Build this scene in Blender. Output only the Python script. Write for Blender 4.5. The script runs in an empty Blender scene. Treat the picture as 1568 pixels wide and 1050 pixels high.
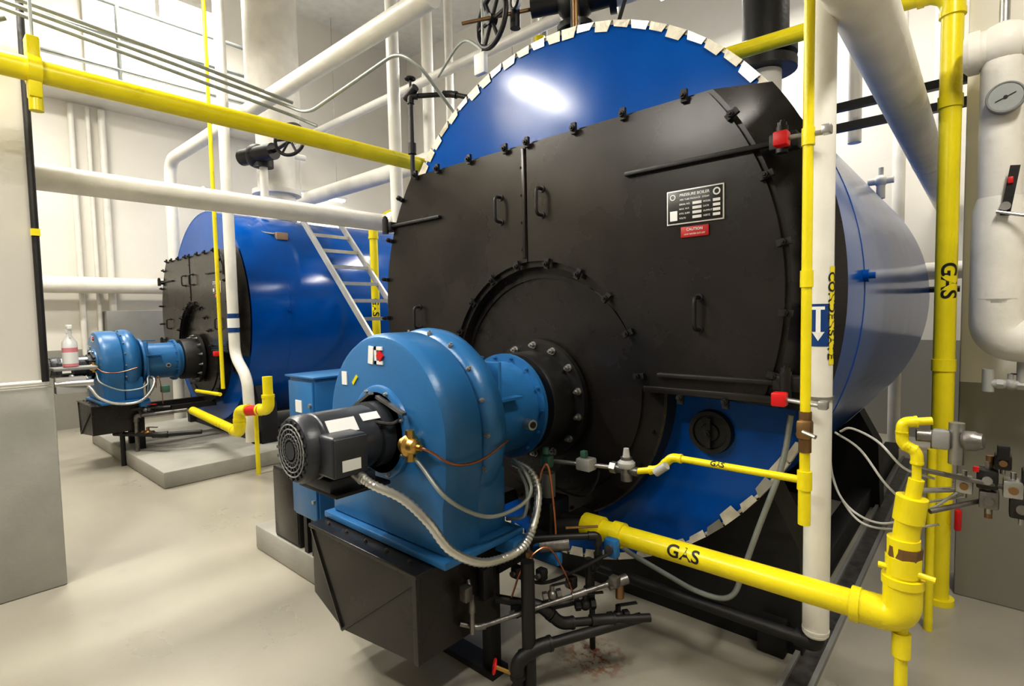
import bpy, bmesh, math, random
from mathutils import Vector, Matrix
random.seed(7)
V=Vector
# ------------------------------------------------------------------ materials
def mat(name,col,rough=0.5,metal=0.0,var=0.06,scale=6.0,bump=0.0,bscale=40.0,coat=0.0,rvar=0.08,emit=None,estr=0.0,spec=0.5):
    m=bpy.data.materials.new(name); m.use_nodes=True
    nt=m.node_tree; b=nt.nodes["Principled BSDF"]
    tc=nt.nodes.new("ShaderNodeTexCoord")
    n=nt.nodes.new("ShaderNodeTexNoise"); n.inputs["Scale"].default_value=scale; n.inputs["Detail"].default_value=6
    nt.links.new(tc.outputs["Object"],n.inputs["Vector"])
    r=nt.nodes.new("ShaderNodeValToRGB")
    r.color_ramp.elements[0].position=0.3; r.color_ramp.elements[1].position=0.72
    r.color_ramp.elements[0].color=tuple(max(0,c*(1-var)) for c in col)+(1,)
    r.color_ramp.elements[1].color=tuple(min(1,c*(1+var)) for c in col)+(1,)
    nt.links.new(n.outputs["Fac"],r.inputs["Fac"]); nt.links.new(r.outputs["Color"],b.inputs["Base Color"])
    mr=nt.nodes.new("ShaderNodeMapRange"); mr.inputs["To Min"].default_value=max(0.02,rough-rvar); mr.inputs["To Max"].default_value=min(1,rough+rvar)
    nt.links.new(n.outputs["Fac"],mr.inputs["Value"]); nt.links.new(mr.outputs["Result"],b.inputs["Roughness"])
    b.inputs["Metallic"].default_value=metal;b.inputs["Specular IOR Level"].default_value=spec
    if coat: b.inputs["Coat Weight"].default_value=coat; b.inputs["Coat Roughness"].default_value=0.15
    if bump:
        n2=nt.nodes.new("ShaderNodeTexNoise"); n2.inputs["Scale"].default_value=bscale; n2.inputs["Detail"].default_value=3
        nt.links.new(tc.outputs["Object"],n2.inputs["Vector"])
        bp=nt.nodes.new("ShaderNodeBump"); bp.inputs["Strength"].default_value=bump; bp.inputs["Distance"].default_value=0.02
        nt.links.new(n2.outputs["Fac"],bp.inputs["Height"]); nt.links.new(bp.outputs["Normal"],b.inputs["Normal"])
    if emit: b.inputs["Emission Color"].default_value=emit+(1,); b.inputs["Emission Strength"].default_value=estr
    return m
BLUE=mat("boiler_blue_enamel",(0.0,0.078,0.35),0.17,0,0.08,3,0.02,5,rvar=0.04,spec=0.30)
BURN=mat("burner_blue_paint",(0.026,0.145,0.345),0.33,0,0.07,5,0.04,60)
BLACK=mat("smokebox_black_paint",(0.019,0.016,0.0145),0.27,0,0.35,2.5,0.025,9,rvar=0.09,spec=0.45)
MATTE=mat("dark_iron",(0.012,0.011,0.011),0.5,0,0.3,8,0.1,30)
MOTOR=mat("motor_dark_grey",(0.030,0.033,0.040),0.36,0,0.15,10,0.05,50)
YEL=mat("gas_yellow_paint",(0.80,0.67,0.012),0.30,0,0.08,6,0.05,30)
WHITE=mat("white_pipe_insulation",(0.78,0.75,0.68),0.5,0,0.08,5,0.15,18)
PIPEW=mat("white_pipe_paint",(0.75,0.73,0.67),0.4,0,0.06,8,0.05,30)
CREAM=mat("lagging_foil_cream",(0.66,0.62,0.51),0.42,0.2,0.25,9,0.2,40)
ALU=mat("aluminium",(0.62,0.62,0.60),0.35,0.9,0.08,12)
LADR=mat("ladder_aluminium",(0.52,0.51,0.47),0.4,0.4,0.08,12)
STEEL=mat("zinc_steel",(0.45,0.45,0.44),0.35,0.9,0.15,15)
DSTEEL=mat("dull_steel_fittings",(0.20,0.19,0.18),0.4,0.8,0.35,18,0.1,60)
GALV=mat("galvanised_conduit",(0.34,0.36,0.34),0.42,0.5,0.1,10)
BRASS=mat("brass",(0.62,0.40,0.12),0.3,0.95,0.12,15)
BRONZE=mat("bronze_dull",(0.28,0.17,0.08),0.4,0.8,0.2,15)
COPPER=mat("copper",(0.42,0.17,0.09),0.3,0.95,0.15,15)
RED=mat("red_plastic",(0.60,0.01,0.012),0.4)
REDT=mat("red_tag",(0.5,0.02,0.02),0.5)
LABEL=mat("label_white",(0.8,0.8,0.78),0.5,0,0.02)
PLATE=mat("nameplate_black",(0.02,0.02,0.02),0.35)
NAVY=mat("arrow_label_navy",(0.005,0.05,0.2),0.4)
INK=mat("ink_black",(0.01,0.01,0.01),0.5)
CONC=mat("pad_concrete_paint",(0.36,0.35,0.31),0.6,0,0.08,4,0.1,30)
GREEN=mat("valve_green",(0.06,0.16,0.12),0.5)
GREY=mat("grey_paint",(0.25,0.25,0.24),0.5)
LGREY=mat("equipment_grey",(0.42,0.42,0.40),0.45)
WOOD=mat("brown_panel",(0.30,0.20,0.13),0.6)
PINK=mat("pink_liquid",(0.75,0.28,0.32),0.3)
BOTTLE=mat("bottle_plastic",(0.82,0.82,0.82),0.3)
GLASS=mat("gauge_face",(0.34,0.36,0.35),0.5)
TUBE=mat("fluorescent_tube",(1,1,1),0.5,emit=(1.0,0.97,0.90),estr=12)
WINDOWM=mat("window_daylight",(1,1,1),0.5,emit=(1.0,1.0,0.98),estr=2.6)

def wallmat(name,hi,lo,zs):
    m=mat(name,hi,0.55,0,0.04,1.2,0.06,25)
    nt=m.node_tree;b=nt.nodes["Principled BSDF"]
    g=nt.nodes.new("ShaderNodeNewGeometry");s=nt.nodes.new("ShaderNodeSeparateXYZ");nt.links.new(g.outputs["Position"],s.inputs[0])
    c=nt.nodes.new("ShaderNodeMath");c.operation='GREATER_THAN';c.inputs[1].default_value=zs;nt.links.new(s.outputs["Z"],c.inputs[0])
    mx=nt.nodes.new("ShaderNodeMix");mx.data_type='RGBA'
    nt.links.new(c.outputs[0],mx.inputs[0]);mx.inputs[6].default_value=lo+(1,)
    old=b.inputs["Base Color"].links[0].from_socket
    nt.links.new(old,mx.inputs[7]);nt.links.new(mx.outputs[2],b.inputs["Base Color"])
    return m
WALL=wallmat("wall_paint_two_tone",(0.79,0.76,0.69),(0.31,0.30,0.265),1.18)
CEIL=mat("ceiling_paint",(0.75,0.74,0.70),0.7)
FLOOR=mat("floor_epoxy_paint",(0.375,0.350,0.292),0.30,0,0.10,0.9,0.03,5,rvar=0.1)
nt=FLOOR.node_tree;b=nt.nodes["Principled BSDF"]
def layer(nt,b,fac,col):
    mx=nt.nodes.new("ShaderNodeMix");mx.data_type='RGBA'
    old=b.inputs["Base Color"].links[0].from_socket
    nt.links.new(fac,mx.inputs[0]);nt.links.new(old,mx.inputs[6]);mx.inputs[7].default_value=col
    nt.links.new(mx.outputs[2],b.inputs["Base Color"])
def noiseramp(nt,scale,lo,hi,detail=10,rough=0.7,top=1.0):
    tc=nt.nodes.new("ShaderNodeTexCoord");n=nt.nodes.new("ShaderNodeTexNoise");n.inputs["Scale"].default_value=scale;n.inputs["Detail"].default_value=detail;n.inputs["Roughness"].default_value=rough
    nt.links.new(tc.outputs["Object"],n.inputs["Vector"])
    mr=nt.nodes.new("ShaderNodeMapRange");mr.inputs["From Min"].default_value=lo;mr.inputs["From Max"].default_value=hi;mr.inputs["To Max"].default_value=top
    nt.links.new(n.outputs["Fac"],mr.inputs["Value"]);return mr.outputs["Result"]
layer(nt,b,noiseramp(nt,4,0.60,0.85,top=0.5),(0.27,0.24,0.18,1))
layer(nt,b,noiseramp(nt,38,0.68,0.74,3,top=0.5),(0.20,0.17,0.13,1))
# rust stain around the drain fittings
g=nt.nodes.new("ShaderNodeNewGeometry");vd=nt.nodes.new("ShaderNodeVectorMath");vd.operation='DISTANCE';vd.inputs[1].default_value=(-1.33,2.02,0);nt.links.new(g.outputs["Position"],vd.inputs[0])
mr=nt.nodes.new("ShaderNodeMapRange");mr.inputs["From Min"].default_value=0.20;mr.inputs["From Max"].default_value=0.05;nt.links.new(vd.outputs["Value"],mr.inputs["Value"])
mm=nt.nodes.new("ShaderNodeMath");mm.operation='MULTIPLY';nt.links.new(mr.outputs["Result"],mm.inputs[0]);nt.links.new(noiseramp(nt,22,0.48,0.58,4),mm.inputs[1])
layer(nt,b,mm.outputs[0],(0.22,0.07,0.02,1))

# ------------------------------------------------------------------ mesh toolkit
def frame(d):
    d=V(d).normalized()
    a=V((0,0,1)) if abs(d.z)<0.9 else V((1,0,0))
    u=d.cross(a).normalized(); v=d.cross(u).normalized()
    return u,v
class M:
    def __init__(s): s.v=[];s.f=[];s.mi=[];s.mats=[]
    def mid(s,m):
        if m not in s.mats: s.mats.append(m)
        return s.mats.index(m)
    def add(s,vs,fs,m):
        o=len(s.v);i=s.mid(m)
        s.v+= [V(v) for v in vs]
        for f in fs: s.f.append([o+k for k in f]); s.mi.append(i)
        return s
    def cyl(s,p1,p2,r,m,n=24,r2=None,caps=True):
        p1,p2=V(p1),V(p2);r2=r if r2 is None else r2
        u,v=frame(p2-p1);vs=[]
        for p,rr in((p1,r),(p2,r2)):
            for k in range(n):
                a=2*math.pi*k/n; vs.append(p+u*rr*math.cos(a)+v*rr*math.sin(a))
        fs=[[k,(k+1)%n,n+(k+1)%n,n+k] for k in range(n)]
        if caps: fs+= [list(range(n))[::-1],list(range(n,2*n))]
        return s.add(vs,fs,m)
    def lathe(s,prof,o,ax,m,n=48):
        o=V(o);ax=V(ax).normalized();u,v=frame(ax);vs=[];fs=[]
        for (t,r) in prof:
            for k in range(n):
                a=2*math.pi*k/n; vs.append(o+ax*t+u*r*math.cos(a)+v*r*math.sin(a))
        for i in range(len(prof)-1):
            for k in range(n): fs.append([i*n+k,i*n+(k+1)%n,(i+1)*n+(k+1)%n,(i+1)*n+k])
        if prof[0][1]>1e-4: fs.append(list(range(n))[::-1])
        if prof[-1][1]>1e-4: fs.append([(len(prof)-1)*n+k for k in range(n)])
        return s.add(vs,fs,m)
    def ring(s,o,ax,r0,r1,t,m,n=64):
        o=V(o);ax=V(ax).normalized();u,v=frame(ax);vs=[];fs=[]
        for (tt,r) in((0,r0),(0,r1),(t,r1),(t,r0)):
            for k in range(n):
                a=2*math.pi*k/n; vs.append(o+ax*tt+u*r*math.cos(a)+v*r*math.sin(a))
        for i in range(4):
            j=(i+1)%4
            for k in range(n): fs.append([i*n+k,i*n+(k+1)%n,j*n+(k+1)%n,j*n+k])
        return s.add(vs,fs,m)
    def torus(s,o,ax,R,r,m,n=40,k2=10):
        o=V(o);ax=V(ax).normalized();u,v=frame(ax);vs=[];fs=[]
        for i in range(n):
            a=2*math.pi*i/n;d=u*math.cos(a)+v*math.sin(a)
            for j in range(k2):
                b=2*math.pi*j/k2; vs.append(o+d*(R+r*math.cos(b))+ax*r*math.sin(b))
        for i in range(n):
            for j in range(k2):
                fs.append([i*k2+j,((i+1)%n)*k2+j,((i+1)%n)*k2+(j+1)%k2,i*k2+(j+1)%k2])
        return s.add(vs,fs,m)
    def sphere(s,c,r,m,sc=(1,1,1),n=20):
        prof=[(-r*math.cos(math.pi*i/10),max(1e-5,r*math.sin(math.pi*i/10))) for i in range(11)]
        t=M().lathe(prof,(0,0,0),(0,0,1),m,n)
        return s.add([V(c)+V((v.x*sc[0],v.y*sc[1],v.z*sc[2])) for v in t.v],t.f,m)
    def box(s,lo,hi,m,b=0.0,rot=None,seg=2):
        lo,hi=V(lo),V(hi);c=(lo+hi)/2;d=hi-lo
        bm=bmesh.new();bmesh.ops.create_cube(bm,size=1)
        for v in bm.verts: v.co=V((v.co.x*d.x,v.co.y*d.y,v.co.z*d.z))
        if b>0: bmesh.ops.bevel(bm,geom=bm.edges[:],offset=min(b,min(d)*0.45),segments=seg,affect='EDGES',profile=0.5)
        bm.verts.ensure_lookup_table()
        R=rot.to_3x3() if rot is not None else Matrix.Identity(3)
        vs=[c+R@v.co for v in bm.verts];fs=[[v.index for v in f.verts] for f in bm.faces]
        bm.free();return s.add(vs,fs,m)
    def bar(s,p1,p2,w,h,m):
        p1,p2=V(p1),V(p2);u,v=frame(p2-p1);vs=[]
        for p in(p1,p2):
            for a,b in((-1,-1),(1,-1),(1,1),(-1,1)): vs.append(p+u*a*w/2+v*b*h/2)
        return s.add(vs,[[0,1,2,3],[7,6,5,4],[0,4,5,1],[1,5,6,2],[2,6,7,3],[3,7,4,0]],m)
    def loft(s,poly,secs,c,m):
        n=len(poly);vs=[];fs=[]
        for y,k in secs:
            for (x,z) in poly: vs.append(V((c[0]+(x-c[0])*k,y,c[1]+(z-c[1])*k)))
        for i in range(len(secs)-1):
            for k in range(n): fs.append([i*n+k,i*n+(k+1)%n,(i+1)*n+(k+1)%n,(i+1)*n+k])
        fs.append(list(range(n))[::-1]);fs.append([(len(secs)-1)*n+k for k in range(n)])
        return s.add(vs,fs,m)
    def loft2(s,A,ya,B,yb,m):
        n=len(A);vs=[V((x,ya,z)) for x,z in A]+[V((x,yb,z)) for x,z in B]
        fs=[[k,(k+1)%n,n+(k+1)%n,n+k] for k in range(n)]+[list(range(n))[::-1],list(range(n,2*n))]
        return s.add(vs,fs,m)
    def tube(s,pts,r,m,fil=0.0,n=16,rib=0,k=7):
        pts=[V(p) for p in pts]
        if fil>0:
            q=[pts[0]]
            for i in range(1,len(pts)-1):
                a,b,c=pts[i-1],pts[i],pts[i+1]
                la,lc=(a-b).length,(c-b).length
                f=min(fil,la*0.49,lc*0.49)
                A=b+(a-b)*(f/la);C=b+(c-b)*(f/lc)
                for j in range(k+1):
                    t=j/k; q.append(A*(1-t)**2+b*2*t*(1-t)+C*t*t)
            q.append(pts[-1]);pts=q
        P=[pts[0]]
        for p in pts[1:]:
            if (p-P[-1]).length>1e-5:P.append(p)
        pts=P
        d0=(pts[1]-pts[0]).normalized();u,v=frame(d0);vs=[];fs=[]
        for i,p in enumerate(pts):
            if i==0:t=(pts[1]-p)
            elif i==len(pts)-1:t=(p-pts[i-1])
            else:t=((pts[i+1]-p).normalized()+(p-pts[i-1]).normalized())
            t.normalize()
            q=d0.rotation_difference(t);u=q@u;v=q@v;d0=t
            rr=r*(1+(0.10 if i%2 else -0.08)) if rib else r
            for j in range(n):
                a=2*math.pi*j/n;vs.append(p+u*rr*math.cos(a)+v*rr*math.sin(a))
        for i in range(len(pts)-1):
            for j in range(n):fs.append([i*n+j,i*n+(j+1)%n,(i+1)*n+(j+1)%n,(i+1)*n+j])
        fs.append(list(range(n))[::-1]);fs.append([(len(pts)-1)*n+j for j in range(n)])
        return s.add(vs,fs,m)
    def pipe(s,pts,r,m,fil=None,n=20,fit=1.22,fm=None):
        fil=fil or r*2.2; fm=fm or m
        s.tube(pts,r,m,fil,n)
        pts=[V(p) for p in pts]
        for i in range(1,len(pts)-1):
            a,b,c=pts[i-1],pts[i],pts[i+1];L=r*3.0
            A=b+(a-b).normalized()*min(L,(a-b).length);C=b+(c-b).normalized()*min(L,(c-b).length)
            if fit>1: 
                s.tube([A,b,C],r*fit,fm,fil,n)
                for P,Q in((A,b),(C,b)):
                    d=(P-Q).normalized();s.cyl(P-d*r*0.5,P+d*r*0.1,r*fit*1.08,fm,n)
        return s
    def smooth_path(s,pts,r,m,n=12,res=10,rib=0):
        pts=[V(p) for p in pts];q=[]
        e=[pts[0]*2-pts[1]]+pts+[pts[-1]*2-pts[-2]]
        for i in range(1,len(e)-2):
            p0,p1,p2,p3=e[i-1:i+3]
            for j in range(res):
                t=j/res
                q.append(0.5*((2*p1)+(p2-p0)*t+(2*p0-5*p1+4*p2-p3)*t*t+(-p0+3*p1-3*p2+p3)*t**3))
        q.append(pts[-1]);return s.tube(q,r,m,0,n,rib)
    def bolt(s,p,d,r,h,m):
        p=V(p);d=V(d).normalized();s.cyl(p,p+d*h,r,m,6);s.cyl(p,p+d*h*1.6,r*0.5,m,8);return s
    def valve(s,c,d,r,m,hm):
        c=V(c);d=V(d).normalized();s.sphere(c,r*1.25,m,n=14);s.cyl(c-d*r*2.2,c-d*r*1.1,r*1.15,m,6);s.cyl(c+d*r*1.1,c+d*r*2.2,r*1.15,m,6)
        s.cyl(c,c+V((0,0,r*2.3)),r*0.55,m,10);s.bar(c+V((0,0,r*2.3)),c+V((0,0,r*2.3))+d*r*4,r*0.8,r*0.25,hm);return s
    def wheel(s,o,ax,R,r,m,sp=5):
        s.torus(o,ax,R,r,m);u,v=frame(ax);o=V(o)
        for k in range(sp):
            a=2*math.pi*k/sp;s.cyl(o,o+(u*math.cos(a)+v*math.sin(a))*R,r*0.7,m,8)
        s.cyl(o-V(ax).normalized()*r*1.5,o+V(ax).normalized()*r*1.5,r*2,m,12);return s
    def text(s,txt,size,fn,m,al='CENTER'):
        c=bpy.data.curves.new("t","FONT");c.body=txt;c.size=size;c.align_x=al;c.align_y='CENTER';c.offset=size*0.02
        o=bpy.data.objects.new("t",c);bpy.context.collection.objects.link(o)
        dg=bpy.context.evaluated_depsgraph_get();me=bpy.data.meshes.new_from_object(o.evaluated_get(dg))
        vs=[fn(v.co.x,v.co.y) for v in me.vertices];fs=[list(p.vertices) for p in me.polygons]
        bpy.data.objects.remove(o);bpy.data.curves.remove(c);bpy.data.meshes.remove(me)
        return s.add(vs,fs,m)
    def make(s,name,parent=None,origin=(0,0,0),ang=35):
        me=bpy.data.meshes.new(name);o=V(origin)
        me.from_pydata([tuple(v-o) for v in s.v],[],s.f)
        for m in s.mats: me.materials.append(m)
        for p,i in zip(me.polygons,s.mi): p.material_index=i
        bm=bmesh.new();bm.from_mesh(me);bmesh.ops.recalc_face_normals(bm,faces=bm.faces[:]);bm.to_mesh(me);bm.free()
        for p in me.polygons:p.use_smooth=True
        me.set_sharp_from_angle(angle=math.radians(ang))
        ob=bpy.data.objects.new(name,me);bpy.context.collection.objects.link(ob)
        if parent: ob.parent=parent
        else: ob.location=o
        return ob
def empty(name,loc,scale=(1,1,1)):
    e=bpy.data.objects.new(name,None);e.location=loc;e.scale=scale;e.empty_display_size=0.2
    bpy.context.collection.objects.link(e);return e
def flatY(x0,y,z0):
    return lambda x,yy:V((x0+x,y,z0+yy))
def on_pipe_x(x0,cy,cz,r,phi0):
    return lambda x,y:V((x0+x,cy-(r+0.0015)*math.cos(phi0+y/r),cz+(r+0.0015)*math.sin(phi0+y/r)))
def on_pipe_z(cx,cy,z0,r,phi0,flip=1):
    return lambda x,y:V((cx+(r+0.0015)*math.sin(phi0+y/r*flip),cy-(r+0.0015)*math.cos(phi0+y/r*flip),z0-x*flip))

# ------------------------------------------------------------------ room
M().box((-11,-5,-0.1),(4.2,8.6,0),FLOOR).make("floor")
M().box((-11,-5,7.5),(4.2,8.6,7.6),CEIL).make("ceiling")
M().box((-10.4,-5,0),(-10.2,8.2,7.5),WALL).make("wall_left")
M().box((-10.4,8.0,0),(4.2,8.2,7.5),WALL).make("wall_back")
M().box((4.0,-5,0),(4.2,8.2,7.5),WALL).make("wall_right")
M().box((-10.4,-5,0),(4.2,-4.8,7.5),WALL).make("wall_front")
M().box((-0.10,3.75,0),(4.0,4.05,7.5),WALL,0.01).make("wall_pier")
w=M();w.box((-4.65,-4.8,1.22),(-4.19,0.545,7.5),WALL,0.01);w.box((-4.68,-4.8,0),(-4.16,0.56,1.22),CONC,0.012);w.make("wall_partition")
for i,(y0,y1,z0,z1) in enumerate([(2.0,3.9,5.2,6.9),(-0.5,1.0,5.2,6.9)]):
    w=M();w.box((-10.2,y0,z0),(-10.17,y1,z1),WINDOWM)
    for yy in (y0,(y0+y1)/2,y1): w.box((-10.2,yy-0.03,z0-0.04),(-10.12,yy+0.03,z1+0.04),PIPEW)
    for zz in (z0,z1): w.box((-10.2,y0,zz-0.04),(-10.12,y1,zz+0.04),PIPEW)
    w.make("window_%d"%(i+1))
M().box((-3.77,1.52,0),(-2.95,2.35,0.17),CONC,0.015).make("concrete_pad")
M().box((-8.75,1.52,0),(-5.77,7.2,0.16),CONC,0.015).make("concrete_pad.001")

# ------------------------------------------------------------------ boiler
O=V((-1.91,2.5,0)); CX,CZ=-1.91,1.67
def boiler(name,loc,scale,tabs=True):
    E=empty(name,loc,scale)
    R=1.48
    m=M()
    m.lathe([(0,0.0001),(0,R-0.012),(0.01,R),(4.35,R),(4.40,R-0.02),(4.42,0.0001)],(CX,2.5,CZ),(0,1,0),BLUE,128)
    m.ring((CX,3.0,CZ),(0,1,0),R-0.01,R+0.002,0.012,BLUE,128)
    m.lathe([(0,0.0001),(0,0.028),(0.03,0.03),(0.03,0.015),(0.055,0.015)],(-0.44,2.98,1.74),(1,0,0),BLUE,16)
    m.make("shell",E,O)
    m=M();N=84
    for k in range(N if tabs else 0):
        a=2*math.pi*(k+0.5)/N;w=math.pi/N*random.uniform(0.86,0.99);sk=random.uniform(-0.01,0.01)
        ri=R-0.032+random.uniform(-0.014,0.010);ro=R+0.008;vs=[]
        for (rr,aa,y) in((ri,a-w*0.75+sk,2.493),(ri+random.uniform(-0.006,0.006),a+w*0.85+sk,2.493),(ro,a+w,2.487),(ro,a-w,2.487),(ro+0.002,a+w,2.53),(ro+0.002,a-w,2.53)):
            vs.append(V((CX+rr*math.cos(aa),y,CZ+rr*math.sin(aa))))
        m.add(vs,[[0,1,2,3],[3,2,4,5]],CREAM if k%3 else ALU)
    m.ring((CX,2.498,CZ),(0,1,0),R-0.01,R+0.003,0.03,(CREAM if tabs else BLUE),96)
    m.make("lagging_tabs",E,O)
    def outline(r,zt,zb,ra):
        p=[];a0=math.asin((zb-CZ)/r);a1=math.asin((zt-CZ)/r);n=28
        for k in range(n+1):
            a=a0+(a1-a0)*k/n;p.append((CX+r*math.cos(a),CZ+r*math.sin(a)))
        for k in range(n+1):
            a=math.pi-a1+(a1-a0)*k/n;p.append((CX+r*math.cos(a),CZ+r*math.sin(a)))
        for k in range(41):
            a=math.pi-math.pi*k/40;p.append((-1.87+ra*math.cos(a),max(zb,1.22+ra*math.sin(a))))
        return p
    m=M();m.loft2(outline(1.335,2.53,1.20,0.63),2.32,outline(1.50,2.55,1.16,0.63),2.47,BLACK)
    m.make("smokebox",E,O)
    m=M()
    def half(sgn):
        r=1.315;zt,zb=2.515,1.215;a0=math.asin((zb-CZ)/r);a1=math.asin((zt-CZ)/r);p=[]
        for k in range(25):
            a=a0+(a1-a0)*k/24;p.append((CX+sgn*r*math.cos(a),CZ+r*math.sin(a)))
        p.append((CX+sgn*0.004,zt))
        ra=0.66;c=-1.87
        for k in range(21):
            a=math.pi/2*(1-k/20);x=c+sgn*ra*math.cos(a);z=1.22+ra*math.sin(a)
            if k==0: x=CX+sgn*0.004
            p.append((x,max(zb,z)))
        return p
    for sgn in(1,-1):
        h=half(sgn);m.loft2(h,2.298,h,2.325,BLACK)
    m.box((CX-0.03,2.29,1.9),(CX-0.008,2.30,2.5),BLACK,0.003);
    m.make("smokebox_doors",E,O)
    m=M()
    def dog(x,z,ang):
        c=V((x,2.285,z));d=V((math.cos(ang),0,math.sin(ang)))
        m.bar(c-d*0.025,c+d*0.03,0.018,0.026,MATTE);m.bolt(c+V((0,-0.008,0)),(0,-1,0),0.014,0.016,MATTE)
    for x in(-2.85,-2.63,-2.34,-2.05,-1.89,-1.58,-1.30,-1.0): dog(x,2.52,math.pi/2)
    for a in(33,20,8,-4,-15): 
        for sg in(0,1):
            aa=math.radians(a if not sg else 180-a); dog(CX+1.325*math.cos(aa),CZ+1.325*math.sin(aa),aa)
    for k in range(10):
        aa=math.radians(6+168*k/9);dog(-1.87+0.645*math.cos(aa),1.22+0.645*math.sin(aa),aa)
    for x in(-1.02,-0.82): dog(x,1.205,-math.pi/2)
    for z in(1.95,2.1,2.25,2.4): m.bolt((CX-0.035,2.298,z),(0,-1,0),0.01,0.008,MATTE)
    for (x0,x1,z) in((-1.29,-0.60,2.24),(-1.13,-0.58,1.30),(-3.17,-2.62,2.22),(-3.2,-2.75,1.30)):
        m.box((x0,2.272,z-0.010),(x1,2.30,z+0.010),MATTE,0.004)
        xe=x1 if x0>-2 else x0
        m.cyl((xe,2.26,z-0.05),(xe,2.26,z+0.05),0.022,MATTE,14)
        m.box((xe-0.05,2.265,z-0.03),(xe+0.05,2.34,z+0.03),MATTE,0.006)
        m.bolt((xe,2.26,z+0.05),(0,0,1),0.018,0.015,MATTE)
    m.box((-1.20,2.275,1.215),(-0.62,2.30,1.245),BLACK,0.004)
    for (x,z) in((-2.10,2.19),(-1.80,2.19),(-0.94,1.58),(-2.86,1.58)):
        m.tube([(x,2.30,z+0.07),(x,2.245,z+0.07),(x,2.245,z-0.07),(x,2.30,z-0.07)],0.009,MATTE,0.03,10)
        for dz in(0.07,-0.07): m.cyl((x,2.30,z+dz),(x,2.292,z+dz),0.018,MATTE,12)
    m.make("door_hardware",E,O)
    m=M();m.lathe([(0,0.0001),(0,0.735),(0.01,0.745),(0.12,0.745)],(-1.88,2.385,1.19),(0,1,0),BLACK,96)
    m.ring((-1.88,2.374,1.19),(0,1,0),0.60,0.622,0.02,BLACK,96)
    for k in range(24):
        a=2*math.pi*k/24; m.bolt((-1.88+0.70*math.cos(a),2.385,1.19+0.70*math.sin(a)),(0,-1,0),0.010,0.012,BLACK)
    m.make("furnace_front",E,O)
    m=M()
    for sx in(-0.96,-2.86):
        m.lathe([(0,0.0001),(0,0.04),(0.012,0.045),(0.012,0.075),(0,0.08),(0,0.1),(0.035,0.105)],(sx,2.465,1.02),(0,1,0),MATTE,32)
        m.bar((sx,2.46,0.95),(sx,2.46,1.09),0.02,0.02,MATTE);m.bolt((sx,2.45,1.02),(0,-1,0),0.015,0.02,MATTE)
    m.make("handholes",E,O)
    m=M()
    for y in(2.62,5.0):
        p=[(CX-1.32,0.0),(CX+1.32,0.0),(CX+1.30,0.5)]
        for k in range(25):
            a=math.radians(-38-104*k/24);p.append((CX+(R+0.005)*math.cos(a),CZ+(R+0.005)*math.sin(a)))
        p.append((CX-1.30,0.5));m.loft2(p,y,p,y+0.22,MATTE)
    for sx in(-1,1): m.box((CX+sx*1.2-0.06,2.55,0),(CX+sx*1.2+0.06,6.8,0.16),MATTE,0.01)
    m.make("saddles",E,O)
    m=M();m.box((-1.085,2.290,1.975),(-0.83,2.299,2.125),LABEL,0.002);m.box((-1.079,2.288,1.981),(-0.836,2.292,2.119),PLATE,0.001)
    m.box((-1.068,2.2865,1.992),(-1.034,2.289,2.035),LABEL);m.text("PRESSURE BOILER",0.017,flatY(-0.957,2.2868,2.100),LABEL)
    m.text("FIRE TUBE PACKAGE - STEAM",0.010,flatY(-0.957,2.2868,2.080),LABEL)
    for i,(a,c) in enumerate([("SERIAL NO.","MODEL"),("MAX. W.P.","DATE"),("HTG. SURF.","OUTPUT"),("VOLTS","HERTZ")]):
        z=2.06-i*0.02;m.text(a,0.010,flatY(-1.025,2.2868,z),LABEL,'LEFT');m.box((-0.965,2.2866,z-0.006),(-0.925,2.289,z+0.006),LABEL);m.text(c,0.010,flatY(-0.918,2.2868,z),LABEL,'LEFT');m.box((-0.876,2.2866,z-0.006),(-0.845,2.289,z+0.006),LABEL)
    m.ring((-1.055,2.2865,2.095),(0,1,0),0.009,0.013,0.002,LABEL,20);m.ring((-0.860,2.2865,2.095),(0,1,0),0.010,0.016,0.002,LABEL,20)
    m.box((-1.02,2.29,1.915),(-0.895,2.299,1.962),REDT,0.002)
    m.text("CAUTION",0.016,flatY(-0.957,2.2885,1.948),LABEL);m.text("LOW WATER CUT-OFF",0.009,flatY(-0.957,2.2885,1.928),LABEL)
    m.make("nameplate",E,O)
    return E
boiler("fire_tube_boiler",O,(1,1,1))
boiler("fire_tube_boiler",V((-7.3,2.5,0.16)),(0.875,)*3,False)

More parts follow.
